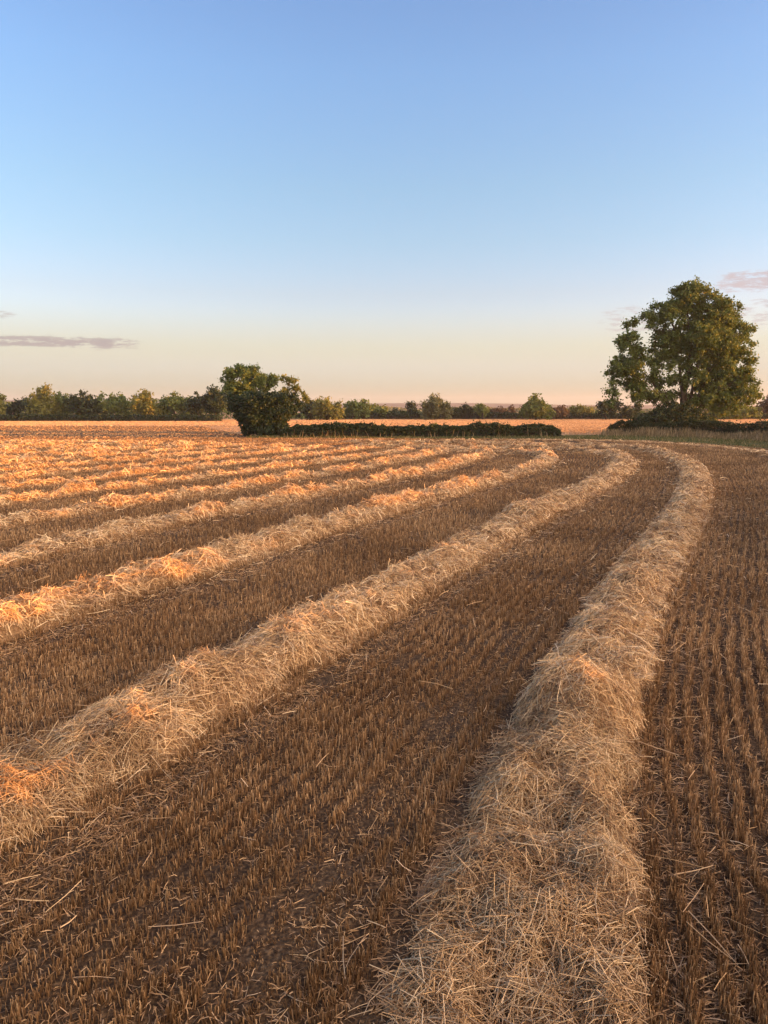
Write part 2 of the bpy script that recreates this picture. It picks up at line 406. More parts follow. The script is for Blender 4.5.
# patchy stand
ok &= rng.random(n) < np.clip(-.12 + .9 * vnoise(x * 1.2, y * 1.2, 41) + 1.0 * vnoise(x * 5.5, y * 5.5, 44), 0, 1)
c, y, x, D, strip, track = c[ok], y[ok], x[ok], D[ok], strip[ok], track[ok]; n = len(x)
far = np.clip(D / 8.5, 1, None)
x = x + (rng.normal(0, 1, n) * np.where((c > .8) & (D < 9), .034, .024) + .07 * (vnoise(x * 2.3, y * 2.3, 45) - .5) + .05 * (vnoise(x * 9, y * 9, 46) - .5)) * np.minimum(far, 2) ** .3
y = y + rng.normal(0, .01, n)
hh = np.clip(rng.normal(.078, .019, n), .03, .15) * (.8 + .4 * vnoise(x * .8, y * .8, 42)) * np.where(strip | track, .6, 1)
wd = (.0032 + .0055 * rng.random(n) ** 1.5) * far ** .85
lean = rng.normal(0, .13, (n, 2)) * np.where(strip, 4.0, 1)[:, None]
P0 = np.stack([x, y, np.full(n, .004)], 1); P2 = np.stack([x + lean[:, 0] * hh, y + lean[:, 1] * hh, hh * 1.0 + .01], 1)
P1 = (P0 + P2) / 2 + rng.normal(0, .004, (n, 3))
rnd = np.clip(rng.random(n) ** 1.4 * .75 + .25 * (vnoise(x * .5, y * .5, 43) - .3), 0, .8)
near = D < 6.0; far_ = D > 11; mid = ~near & ~far_
def tip(args, k):                       # bleached cut ends
    V_, Q_, A_ = args; A_ = A_.reshape(-1, 3, k) + np.array([-.04, .03, .24])[None, :, None]; return V_, Q_, np.clip(A_, 0, 1).ravel()
mb = MB(); mb.add(*tip(tubes(P0[near], P1[near], P2[near], wd[near] * .95, rnd[near]), 3))
mb.add(*tip(ribbons(P0[mid], P1[mid], P2[mid], wd[mid], rnd[mid]), 2))
p0, p2 = P0[far_], P2[far_]; m_ = len(p0); sd = unit(np.cross(unit(p2 - p0), rand_dirs(m_))) * (wd[far_][:, None] / 2)
mb.add(np.stack([p0 - sd, p0 + sd, p2 + sd * .8, p2 - sd * .8], 1).reshape(-1, 3), np.arange(m_ * 4).reshape(-1, 4), (rnd[far_][:, None] + np.array([-.02, -.02, .22, .22])).clip(0, 1).ravel())
print('stubble stalks', n)
tag(mb.build('stubble', M['stubble']), 'brown cut stubble standing in drilled rows between the straw windrows', 'stubble', None, 'stuff')

# loose straw and chaff lying between the rows
n = 300000
y = rng.random(n) ** 2.2 * 30 + .5; x = (rng.random(n) * 2 - 1) * (.60 * y + 1.5)
D = np.sqrt(x * x + y * y + 9); far = np.clip(D / 8.5, 1, None)
long = rng.random(n) < .02
L = np.where(long, .12 + .28 * rng.random(n) ** 2.5, .02 + .07 * rng.random(n)); a = rng.random(n) * 2 * PI
cc = field_c(x, y); beside = np.exp(-((-(cc - np.round(cc)) * 3.55 - .95) / .3) ** 2) * (np.round(cc) >= 1)
keep = rng.random(n) < np.where(long, .10 + .5 * beside, .45 + .55 * beside)
x, y, L, a, long, far, beside = x[keep], y[keep], L[keep], a[keep], long[keep], far[keep], beside[keep]; n = len(x); L = L * (1 + .5 * beside * ~long)
z0 = np.where(long, .07 + .06 * rng.random(n), .022 + .015 * rng.random(n)); pt = np.where(long, rng.normal(0, .15, n), rng.normal(0, .25, n))
dv = np.stack([np.cos(a) * np.cos(pt), np.sin(a) * np.cos(pt), np.sin(pt)], 1)
C = np.stack([x, y, z0], 1); P0 = C - dv * L[:, None] / 2; P2 = C + dv * L[:, None] / 2
for P in (P0, P2): P[:, 2] = np.maximum(P[:, 2], .02)
V, Q, A = ribbons(P0, (P0 + P2) / 2 + rng.normal(0, .006, (n, 3)), P2, (.0032 + .003 * rng.random(n)) * far ** .7, np.clip(np.where(long, .3 + .7 * rng.random(n), rng.random(n) ** 1.4 * .75) - .05 * beside, 0, 1))
tag(mesh_obj('loose_straw', V, Q, M['straw'], attr=A), 'single loose straws and chaff scattered over the stubble', 'straw', None, 'stuff')

# ------------------------------------------------------------------ far field, verge, distant land
far_x = np.linspace(-220, 260, 30)
poly_sheet('far_field', [((-220, 128), (-220, 206)), ((-60, 128), (-60, 206)), ((-30, 127), (-30, 206)), ((-15, 84), (-15, 206)), ((40, 86), (40, 206)), ((260, 88), (260, 206))], M['far_soil'], .026 if False else .018)
n = 330000
y = 88 + 117 * rng.random(n) ** .9; x = (rng.random(n) * 2 - 1) * (.58 * y + 8)
ok = ~((x < -16) & (y < 128))
x, y = x[ok], y[ok]; n = len(x)
hh = .10 + .10 * rng.random(n); a = rng.random(n) * PI; wd = .08 + .10 * rng.random(n)
sx, sy = np.cos(a) * wd, np.sin(a) * wd; lx, ly = rng.normal(0, .05, n), rng.normal(0, .05, n)
V = np.stack([np.stack([x - sx, y - sy, 0 * x + .01], 1), np.stack([x + sx, y + sy, 0 * x + .01], 1), np.stack([x + sx * .8 + lx, y + sy * .8 + ly, hh], 1), np.stack([x - sx * .8 + lx, y - sy * .8 + ly, hh], 1)], 1).reshape(-1, 3)
Q = np.arange(n * 4).reshape(-1, 4)
tag(mesh_obj('far_stubble', V, Q, M['far_stubble'], attr=np.repeat(rng.random(n), 4)), 'pale orange stubble of the next field beyond the low hedge', 'stubble', None, 'stuff')
# stubble of the near field's far left part
n = 30000
y = 66 + 62 * rng.random(n); x = (rng.random(n) * 1.1 - 1) * (.58 * y + 6)
ok = (x < 14 - (y - 66) * .5) & ~((x > -15) & (y > 78)); x, y = x[ok], y[ok]; n = len(x)
hh = .03 + .035 * rng.random(n); a = rng.random(n) * PI; wd = .05 + .06 * rng.random(n)
sx, sy = np.cos(a) * wd, np.sin(a) * wd
V = np.stack([np.stack([x - sx, y - sy, 0 * x + .01], 1), np.stack([x + sx, y + sy, 0 * x + .01], 1), np.stack([x + sx * .8, y + sy * .8, hh], 1), np.stack([x - sx * .8, y - sy * .8, hh], 1)], 1).reshape(-1, 3)
tag(mesh_obj('stubble', V, np.arange(n * 4).reshape(-1, 4), M['stubble'], attr=np.repeat(.4 + .6 * rng.random(n), 4)), 'flat brown stubble beyond the last windrows at the far left', 'stubble', None, 'stuff')

HEDGE_R = [(25.2, 87), (29, 84.5), (33, 80.5), (36.5, 76), (38.5, 70), (37.5, 64), (35, 58), (31.5, 51.5), (27.5, 43.5), (23, 34), (18.8, 25), (15.2, 17), (12.2, 9), (9.9, 1.5), (7.8, -6), (5.8, -14), (3.5, -24)]
HEDGE_L = [(-10.5, 80.5), (-4, 80.2), (4, 80.6), (12, 80.4), (18.4, 80.8)]
# verge: strip of grass along both hedges
verge = [((-14, 78), (-14, 83.4)), ((-4, 76.6), (-4, 82.8)), ((6, 75.5), (6, 82.8)), ((15, 74.5), (15, 83.6)), ((20.5, 73), (22, 86)), ((24.6, 70), (27, 87)), ((27.3, 63), (33, 83)), ((28, 56), (38, 77)), ((27, 49), (39, 67)), ((24, 40), (34, 54)),
         ((19.5, 30), (26, 37)), ((14.3, 18), (18, 20)), ((10.5, 8), (13.5, 8.5)), ((8, 0), (11, 0)), ((4.5, -10), (7.5, -11))]
poly_sheet('grass_verge', verge, M['turf'], .02 + .004)

def along(path, t):
    p = np.asarray(path, float); s = np.concatenate([[0], np.cumsum(np.linalg.norm(np.diff(p, axis=0), axis=1))])
    t = t * s[-1]; return np.interp(t, s, p[:, 0]), np.interp(t, s, p[:, 1]), s[-1]

def quads_at(C, nrm, size, rnd, aspect=1.0):
    n = len(C); a = unit(np.cross(nrm, rand_dirs(n))); b = np.cross(nrm, a)
    s = size[:, None] / 2; a = a * s * aspect; b = b * s
    # kite-shaped leaf cluster, slightly folded
    V = np.stack([C - a, C - b * .7 + nrm * s * .25, C + a, C + b * .7 - nrm * s * .15], 1).reshape(-1, 3)
    return V, np.arange(n * 4).reshape(-1, 4), np.repeat(rnd, 4)

def hedge(path, h, depth, leaf, per_m, label, mat='leaf_dark', hfun=None, seed=1, sizefun=None):
    _, _, Ltot = along(path, np.array([0.]))
    n = int(Ltot * per_m); t = rng.random(n); x, y, _ = along(path, t); s = t * Ltot
    x2, y2, _ = along(path, np.clip(t + .002, 0, 1)); x1, y1, _ = along(path, np.clip(t - .002, 0, 1))
    d = unit(np.stack([x2 - x1, y2 - y1], 1)); nrm = np.stack([d[:, 1], -d[:, 0]], 1)
    top = h * (.90 + .14 * vnoise(s * .8, 0 * s, seed) + .20 * (vnoise(s * 2.6, 0 * s, seed + 1) - .5))
    top = top * (.35 + .65 * np.clip(np.minimum(t, 1 - t) * Ltot / 1.4, 0, 1) ** .5) * (.86 + .3 * vnoise(s * .33, 0 * s, seed + 9))
    if hfun is not None: top = top * hfun(t)
    z = rng.random(n) ** .75 * top; off = rng.normal(0, .36, n) * depth * np.where(z > top * .85, .75, 1)
    C = np.stack([x + nrm[:, 0] * off, y + nrm[:, 1] * off, z + .03], 1)
    # a few whippy shoots above the cut top
    sh = rng.random(n) < .015; C[sh, 2] = top[sh] + rng.random(sh.sum()) ** 2 * .3
    o = empty('hedge', (path[0][0], path[0][1], 0)); tag(o, label, 'hedge', 'clipped field hedges')
    C = C - np.array([path[0][0], path[0][1], 0])
    V, Q, A = quads_at(C, rand_dirs(n), leaf * (.6 + .8 * rng.random(n)), np.clip(rng.random(n) * .7 + .5 * (vnoise(s * 1.1, z * 2, seed + 5) - .3), 0, 1))
    mesh_obj('foliage', V, Q, M[mat], o, A)
    # twiggy middle of the hedge
    m = max(3, int(Ltot / .5)); tt = np.linspace(0, 1, m); x, y, _ = along(path, tt); x2, y2, _ = along(path, np.clip(tt + .002, 0, 1)); x1, y1, _ = along(path, np.clip(tt - .002, 0, 1))
    d = unit(np.stack([x2 - x1, y2 - y1], 1)); nr = np.stack([d[:, 1], -d[:, 0]], 1); tp = h * .62 * (hfun(tt) if hfun is not None else 1) * np.ones(m)
    mbh = MB(); ns = int(Ltot * 5)
    ts = rng.random(ns); x, y, _ = along(path, ts); zt = h * (.6 + .3 * rng.random(ns)) * (hfun(ts) if hfun is not None else 1)
    ox, oy = rng.normal(0, .2, ns) * depth, rng.normal(0, .2, ns) * depth
    b0 = np.stack([x - path[0][0], y - path[0][1], 0 * x], 1); b2 = b0 + np.stack([ox, oy, zt], 1)
    mbh.add(*tubes(b0, (b0 + b2) / 2 + rng.normal(0, .04, (ns, 3)), b2, .02 + .03 * rng.random(ns), np.full(ns, .5)))
    V = []
    for j in range(m):
        for (w_, zz) in ((-.26, 0), (-.22, tp[j]), (.22, tp[j]), (.26, 0)):
            V.append((x1[j] * 0 + along(path, tt[j:j + 1])[0][0] + nr[j, 0] * w_ * depth - path[0][0], along(path, tt[j:j + 1])[1][0] + nr[j, 1] * w_ * depth - path[0][1], zz))
    Q = [[4 * j + a, 4 * j + a + 1, 4 * j + 5 + a, 4 * j + 4 + a] for j in range(m - 1) for a in range(3)]
    mbh.add(np.array(V), np.array(Q)); mbh.build('branches', M['bark'], o)
    return o

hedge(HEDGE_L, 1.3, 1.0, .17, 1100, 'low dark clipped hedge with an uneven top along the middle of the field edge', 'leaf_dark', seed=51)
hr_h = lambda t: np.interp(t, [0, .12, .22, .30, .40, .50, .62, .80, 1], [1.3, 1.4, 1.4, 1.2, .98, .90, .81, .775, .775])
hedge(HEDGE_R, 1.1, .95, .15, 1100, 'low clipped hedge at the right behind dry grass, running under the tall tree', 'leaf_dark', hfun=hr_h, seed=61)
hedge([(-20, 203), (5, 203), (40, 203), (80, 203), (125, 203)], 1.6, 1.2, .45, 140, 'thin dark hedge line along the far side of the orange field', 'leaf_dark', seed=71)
hedge([(-128, 172), (-100, 172), (-70, 172), (-36, 171)], 1.5, 2.0, .35, 260, 'long dark hedge under the trees at the left of the far field', 'leaf_dark', seed=81)

# verge grasses
def blades(name, x, y, hmin, hmax, wmin, wmax, mat, label, lean=.25, lo=0., hi=1.):
    n = len(x); hh = (hmin + (hmax - hmin) * rng.random(n) ** 1.5) * (.45 + 1.0 * vnoise(x * .45, y * .45, 95)); a = rng.random(n) * PI; w_ = (wmin + (wmax - wmin) * rng.random(n)) / 2
    sx, sy = np.cos(a) * w_, np.sin(a) * w_; lx, ly = rng.normal(0, lean, n) * hh, rng.normal(0, lean, n) * hh; z0 = 0 * x + .01
    V = np.stack([np.stack([x - sx, y - sy, z0], 1), np.stack([x + sx, y + sy, z0], 1), np.stack([x + sx * .25 + lx, y + sy * .25 + ly, hh], 1), np.stack([x - sx * .25 + lx, y - sy * .25 + ly, hh], 1)], 1).reshape(-1, 3)
    return tag(mesh_obj(name, V, np.arange(n * 4).reshape(-1, 4), M[mat], attr=np.repeat(lo + (hi - lo) * rng.random(n), 4)), label, 'grass', None, 'stuff')

vb = np.array(verge)
def verge_points(n, u0, u1, i0=0, i1=None):
    i1 = (len(verge) - 1) if i1 is None else i1
    t = i0 + (i1 - i0) * rng.random(n); i = np.minimum(t.astype(int), len(verge) - 2); f = (t - i)[:, None]; u = (u0 + (u1 - u0) * rng.random(n))[:, None]
    a = vb[i, 0] * (1 - f) + vb[i + 1, 0] * f; b = vb[i, 1] * (1 - f) + vb[i + 1, 1] * f
    p = a * (1 - u) + b * u; return p[:, 0], p[:, 1]
x, y = verge_points(26000, .05, .95, 0, 11)
blades('verge_grass', x, y, .06, .22, .05, .10, 'grass', 'short green grass on the verge between stubble and hedges')
# tall dry grass stands just in front of the right hedge, patchily in front of the other
t = rng.random(15000) * .42; x, y, _ = along(HEDGE_R, t); off = -(.9 + np.abs(rng.normal(0, 1.3, len(x)))); clump = vnoise(x * .5, y * .5, 91)
x2, y2, _ = along(HEDGE_R, t + .003); d = unit(np.stack([x2 - x, y2 - y], 1)); off = -off; x = x + d[:, 1] * off; y = y - d[:, 0] * off
ok = rng.random(len(x)) < clump * 1.3; x1_, y1_ = x[ok], y[ok]
t = rng.random(200); x, y, _ = along(HEDGE_L, t); y = y - .9 - np.abs(rng.normal(0, .6, len(x))); ok = rng.random(len(x)) < vnoise(x * .6, y * .6, 92)
blades('tall_grass', np.concatenate([x1_, x[ok]]), np.concatenate([y1_, y[ok]]), .2, .85, .04, .10, 'dry_grass', 'tall dry seeding grass growing in front of the hedges', .22)

# hills
def ridge(name, x0, x1, y, hfun, thick, mat):
    xs_ = np.linspace(x0, x1, 160); V = []; prof = [(-1, 0), (-.6, .45), (-.25, .85), (0, 1), (.4, .8), (1, 0)]
    for xx in xs_:
        hh = hfun(xx)
        for (o_, f_) in prof: V.append((xx, y + o_ * thick, hh * f_ - .5))
    k = len(prof); Q = [[i * k + j, i * k + j + 1, (i + 1) * k + j + 1, (i + 1) * k + j] for i in range(len(xs_) - 1) for j in range(k - 1)]
    o = mesh_obj(name, np.array(V), np.array(Q)[:, ::-1], mat, smooth=True); o['kind'] = 'structure'; return o
ridge('hills', -2600, 2600, 2700, lambda x: 9 + 9 * vnoise(x * .0016, 0., 5) + 5 * vnoise(x * .006, 1., 6) + 4 * math.exp(-((x - 260) / 190) ** 2) + 11 * math.exp(-((x + 1220) / 260) ** 2), 420, M['hill'])

# ------------------------------------------------------------------ trees
def px_x(u, Y): return (u - 384) / 769.0 * Y * 1.0
def tree(name, label, u, Y, lobes, leaf, n, mat, trunk_r, trunks=1, group=None, cat='tree', sub=.9, spread=.5, base_z=0., limbs=True, tight=.55, fork=.25, category_parts=True, seed=None, droop=0.):
    """lobes: (u_px, v_px, ru_px, rv_px [, weight]) ellipses of the crown as sizes at the tree's distance Y"""
    m = Y / 769.0; X0 = px_x(u, Y); gz = 408 + H * 769 / Y             # image row of the ground there
    root = empty(name, (X0, Y, 0)); tag(root, label, cat, group)
    C = []; R = []; W = []
    lob = []
    for lb in lobes:
        lu, lv, ru, rv = lb[:4]; wt = lb[4] if len(lb) > 4 else 1
        lob.append(((lu - u) * m, (gz - lv) * m, ru * m, rv * m, wt))
    # sub-clumps inside every lobe, more of them near its skin
    for (lx, lz, rx, rz, wt) in lob:
        ry = min(max(rx, .6 * rz), rx * 1.2)
        k = max(5, int(rx * rz * ry / sub ** 3 * 1.7 * wt)); dv = rand_dirs(k); rr = rng.random(k) ** .45
        c_ = dv * rr[:, None] * np.array([rx, ry, rz]) * .92 + np.array([lx, 0, lz])
        c_[:, 1] += rng.normal(0, .25 * rx, k)
        C.append(c_); R.append(np.full(k, sub) * (.6 + .8 * rng.random(k))); W.append(np.full(k, wt))
    C = np.concatenate(C); R = np.concatenate(R); ok = C[:, 2] > base_z + .1; C, R = C[ok], R[ok]
    pr = R ** 2 / (R ** 2).sum(); idx = rng.choice(len(C), n, p=pr)
    dv = rand_dirs(n); rr = np.abs(rng.normal(0, tight, n)); rr = np.where(rr > 1.15, rng.random(n), rr)
    L = C[idx] + dv * (rr * R[idx])[:, None] * np.array([1.05, 1.05, .95])
    if droop: L[:, 2] -= droop * rng.random(n) ** 2
    L[:, 2] = np.maximum(L[:, 2], base_z + .08)
    cen = np.array([0, 0, np.mean([l[1] for l in lob])])
    nr = unit(unit(L - cen) * .35 + rand_dirs(n) + np.array([0, 0, .25]))
    rnd = np.clip(.25 + .5 * rng.random(n) + .35 * (rng.random(len(C))[idx] - .5), 0, 1)
    V, Q, A = quads_at(L, nr, leaf * (.6 + .8 * rng.random(n)), rnd, 1.25)
    mesh_obj('crown', V, Q, M[mat], root, A)
    if trunk_r > 0:
        mb = MB(); top = max(l[1] + l[3] for l in lob); lim = []
        for j in range(trunks):
            o0 = np.array([rng.normal(0, .5) * trunk_r * (trunks > 1) * 2.2, rng.normal(0, .4) * trunk_r * (trunks > 1) * 2, 0])
            big = lob[j % len(lob)]; tgt = np.array([big[0] * .8, rng.normal(0, .15) * big[2], big[1] + .35 * big[3]])
            p = [o0 + np.array([0, 0, -.15])]; rad = [trunk_r * 1.35]
            for f in (.06, .2, .4, .6, .8, 1.0):
                q = o0 * (1 - f) + tgt * f + np.array([rng.normal(0, .25), rng.normal(0, .25), 0]) * (f > .1) * top * .03
                q[0] = o0[0] * (1 - f) + tgt[0] * f ** 1.4 + rng.normal(0, .012) * top; p.append(q); rad.append(trunk_r * (1.0 - .85 * f))
            mb.limb(p, rad); lim.append((np.array(p), rad))
        if limbs:
            sel = rng.choice(len(C), min(len(C), 44), replace=False)
            for s_ in sel:
                if C[s_, 2] < .30 * top: continue
                pth, rad = lim[int(np.argmin([np.abs(l[0][4, 0] - C[s_, 0]) for l in lim]))]
                j = int(np.clip(np.searchsorted(pth[:, 2], C[s_, 2] - .25 * top - .2 * abs(C[s_, 0] - pth[3, 0])), 2, 5)); b = pth[j]; tip = C[s_]
                mid = b * .45 + tip * .55 + np.array([rng.normal(0, .03) * top, rng.normal(0, .03) * top, .05 * top * rng.random()]); r0 = rad[j] * .34
                mb.limb([b, mid, tip], [r0, r0 * .6, r0 * .2], 5)
        mb.build('trunk', M['bark'], root, smooth=True)
    return root

# the tall tree at the right
tree('broadleaf_tree', 'tallest tree, with several trunks, golden on its right and dark on its left side', 682, 89,
     [(680, 301, 20, 18, 1), (711, 319, 23, 22, 1), (660, 318, 18, 18, .9), (617, 372, 15, 19, 1.1), (694, 343, 32, 27, .9), (636, 386, 17, 18, 1), (730, 348, 18, 26, 1), (735, 388, 19, 21, 1.1), (710, 388, 21, 20, .9), (661, 350, 16, 23, .8), (645, 324, 11, 13, .8), (680, 374, 16, 15, .45), (722, 406, 18, 9, .9), (690, 400, 14, 9, .45),
      (622, 344, 13, 16, 1), (632, 364, 14, 19, .9), (610, 396, 9, 12, 1), (627, 328, 10, 8, .7), (652, 374, 10, 23, .7), (656, 398, 13, 12, .9), (700, 297, 11, 10, .6), (742, 332, 9, 9, .6), (746, 366, 8, 13, .7), (751, 398, 7, 9, .8), (692, 320, 16, 14, .8), (672, 386, 18, 14, .4), (704, 378, 20, 16, .5), (700, 399, 14, 10, .7), (650, 352, 10, 14, .35), (715, 362, 20, 20, .5)],
     .22, 155000, 'leaf_oak', .26, 7, sub=.66, tight=.52)
tree('bramble_bush', 'dark rounded bush at the foot of the tallest tree', 674, 86.5, [(660, 420, 26, 11), (690, 419, 20, 12), (640, 425, 16, 8), (672, 412, 22, 12)], .2, 15000, 'leaf_dark', .1, 3, cat='bush', sub=.5, limbs=False)
tree('yellowing_bush', 'small yellowish bush beside the right hedge, right of the tallest tree', 706, 85.6, [(705, 420, 6, 6), (712, 423, 6, 4)], .18, 1600, 'leaf_gold', .05, 1, cat='bush', sub=.4, limbs=False)
# dark bush and companions left of centre
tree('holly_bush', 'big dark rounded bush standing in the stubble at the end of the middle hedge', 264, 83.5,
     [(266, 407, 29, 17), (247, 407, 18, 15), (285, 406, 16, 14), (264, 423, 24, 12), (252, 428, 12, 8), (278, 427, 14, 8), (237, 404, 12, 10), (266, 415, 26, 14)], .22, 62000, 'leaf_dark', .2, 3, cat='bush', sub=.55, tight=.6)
tree('ash_tree', 'open crowned tree rising behind the big dark bush', 244, 92, [(240, 374, 15, 9, .8), (253, 377, 13, 10, .8), (229, 386, 9, 11, .9), (266, 384, 15, 10, .8), (244, 391, 18, 12, .9), (274, 381, 7, 7, .6)], .22, 20000, 'leaf_oak', .2, 3, sub=.5, tight=.5)
tree('thin_tree', 'sparse thin leafed tree leaning out right of the big dark bush', 286, 91, [(293, 383, 8, 6, .45), (300, 389, 7, 6, .4), (290, 391, 8, 8, .5), (305, 396, 4, 5, .3), (285, 380, 5, 4, .4)], .22, 2600, 'leaf_gold', .1, 2, sub=.45, tight=.45)
# hawthorn in the right hedge, beside the viewer: it shades a band of the field
UH = 384 + 769 * 14.8 / 15.6
tree('hawthorn_bush', 'rounded hawthorn growing out of the right hedge beside the viewer', UH, 15.6, [(UH, 410, 155, 85), (UH - 10, 480, 140, 60)], .14, 36000, 'leaf_dark', .12, 3, cat='bush', sub=.6, limbs=False)

FT = 'trees along the skyline beyond the fields'
def ftree(label, u, Y, lobes, n, mat, name='distant_tree', leaf=.5, sub=1.1, tr=.3, **kw):
    lobes = [(l[0], l[1] - .5, l[2] * 1.16, l[3] * 1.12) + tuple(l[4:]) for l in lobes]; n = int(n * 1.4)
    return tree(name, label, u, Y, lobes, leaf, n, mat, tr, 1, FT, sub=sub, limbs=False, tight=.58, **kw)
Y1 = 185
ftree('golden tree cut by the left edge of the picture', -3, Y1, [(-2, 404, 10, 11), (2, 411, 7, 7)], 2200, 'leaf_gold')
ftree('pointed golden tree with a thin bare top, first full tree from the left', 45, Y1, [(46, 404, 13, 13), (47, 393, 6, 6, .6), (50, 411, 12, 7), (36, 406, 8, 9)], 4200, 'leaf_gold')
ftree('low dark shrubs between the two leftmost golden trees', 18, Y1 + 8, [(14, 412, 7, 5), (23, 410, 6, 6), (29, 408, 6, 9)], 2200, 'leaf_dark', 'distant_shrub')
ftree('dark rounded tree just right of the leftmost pointed tree', 68, Y1 + 2, [(68, 403, 11, 10), (64, 411, 8, 6), (76, 408, 7, 9)], 2600, 'leaf_oak')
ftree('broad dark tree, third from the left on the skyline', 87, Y1, [(86, 404, 13, 11), (96, 407, 10, 10)], 3000, 'leaf_dark')
ftree('low rounded green gold tree left of the knob topped tree', 113, Y1 + 3, [(113, 405, 16, 10), (124, 408, 10, 9)], 3200, 'leaf_oak')
ftree('knob topped golden green tree midway along the left skyline', 147, Y1, [(148, 397, 7, 6), (146, 406, 14, 10), (155, 410, 10, 7)], 3800, 'leaf_gold')
ftree('dark round headed tree right of the knob topped tree', 176, Y1 + 2, [(175, 403, 11, 9), (186, 406, 10, 9), (168, 409, 8, 8)], 3200, 'leaf_oak')
ftree('dark round tree nearest the left of the big bush', 200, Y1, [(199, 404, 10, 10), (209, 407, 10, 10)], 2600, 'leaf_dark')
ftree('taller feathery tree partly hidden by the big dark bush', 217, Y1 - 10, [(216, 403, 11, 11), (224, 398, 8, 9, .7)], 3000, 'leaf_dark')
ftree('dark shrub just right of the big bush', 311, Y1 + 4, [(311, 410, 9, 8), (302, 409, 6, 8)], 2000, 'leaf_dark', 'distant_shrub')
ftree('round golden weeping tree right of the big bush', 327, Y1, [(327, 407, 13, 10), (338, 410, 8, 8)], 3600, 'leaf_gold', droop=1.2)
ftree('dark green tree right of the golden weeping tree', 354, Y1 + 12, [(352, 408, 9, 8), (360, 409, 9, 7)], 2400, 'leaf_oak')
ftree('small dark trees merging into the distant hedgerow left of centre', 374, Y1 + 20, [(371, 410, 7, 6), (381, 412, 8, 5)], 1700, 'leaf_oak')
ftree('low dark tree on the skyline left of the grey dome tree', 411, Y1 + 25, [(411, 410, 7, 6), (399, 413, 7, 4)], 1600, 'leaf_dark')
ftree('grey green dome shaped willow at the middle of the skyline', 434, Y1 + 6, [(434, 406, 12, 9), (426, 411, 7, 7), (443, 411, 7, 6)], 3600, 'leaf_grey', droop=1.5)
ftree('low dark bush right of the grey dome willow', 457, Y1 + 18, [(457, 412, 8, 5), (467, 410, 6, 6)], 1600, 'leaf_dark', 'distant_shrub')
ftree('small round tree midway between the dome willow and the pointed tree', 482, Y1 + 12, [(482, 410, 6, 6)], 1200, 'leaf_oak')
ftree('low reddish shrubs left of the pointed tree', 502, Y1 + 22, [(498, 413, 9, 4), (509, 412, 7, 4)], 1300, 'leaf_copper', 'distant_shrub')
ftree('pointed bushy tree standing alone left of the tallest tree', 534, Y1 + 2, [(533, 402, 7, 7), (535, 409, 13, 9), (525, 411, 8, 7), (546, 411, 7, 7)], 4000, 'leaf_oak')
ftree('low reddish tree right of the pointed bushy tree', 560, Y1 + 14, [(560, 411, 7, 5), (553, 412, 6, 5)], 1500, 'leaf_copper')
ftree('flat topped golden shrubs on the skyline left of the tallest tree', 578, Y1 + 22, [(576, 412, 10, 4), (588, 412, 8, 4)], 1700, 'leaf_gold', 'distant_shrub')
ftree('dark bushy tree half hidden by the left of the tallest tree', 604, Y1 + 6, [(602, 409, 9, 7), (614, 409, 8, 8), (628, 411, 9, 6)], 2600, 'leaf_dark')
ftree('low green tree seen under the right of the tallest tree', 738, Y1 + 10, [(736, 412, 11, 6), (722, 413, 9, 5), (750, 413, 10, 5)], 2400, 'leaf_oak')
ftree('reddish brown round tree at the right edge of the picture', 768, Y1 - 5, [(767, 406, 7, 8), (772, 410, 8, 7)], 2000, 'leaf_copper')
# hedgerow mass that reads as one wood behind them
n = 34000; u = rng.random(n) * 860 - 40; x = (u - 384) / 769 * 215
hh = .8 + 1.5 * vnoise(x * .08, 0 * x, 33) + 1.0 * vnoise(x * .3, 0 * x, 34) + (1.6 + 2.2 * vnoise(x * .16, 0 * x, 36)) * np.clip((-u + 290) / 60, 0, 1); z = rng.random(n) * hh
C = np.stack([x, 215 + rng.normal(0, 2.0, n), z], 1)
V, Q, A = quads_at(C, rand_dirs(n), .6 * (.6 + .8 * rng.random(n)), rng.random(n))
tag(mesh_obj('distant_hedgerow', V, Q, M['leaf_oak'], attr=A), 'distant tangled hedgerow running along the whole skyline behind the single trees', 'hedgerow', None, 'stuff')
n = 20000; x = (rng.random(n) * 2 - 1) * 480; yb = 620 + rng.normal(0, 14, n); hh = 1.0 + 3.2 * vnoise(x * .03, 0 * x, 35); z = rng.random(n) * hh
V, Q, A = quads_at(np.stack([x, yb, z], 1), rand_dirs(n), 2.0 * (.6 + .8 * rng.random(n)), rng.random(n))
tag(mesh_obj('distant_wood', V, Q, M['leaf_grey'], attr=A), 'hazy far wood on the flat land under the hills', 'wood', None, 'stuff')
# weeds above the middle hedge
for (u, top, wdt, lab) in [(340, 421, 5, 'bushy sapling sticking up out of the left part of the middle hedge'), (433, 422, 7, 'pale weeds rising above the middle hedge below the dome willow')]:
    tree('sapling', lab, u, 80.6, [(u, top + 5, wdt, 5, .6), (u + 2, top + 3, 2, 3, .5)], .16, 420, 'leaf_gold' if u > 400 else 'leaf_oak', .03, 1, cat='sapling', sub=.3, limbs=False)

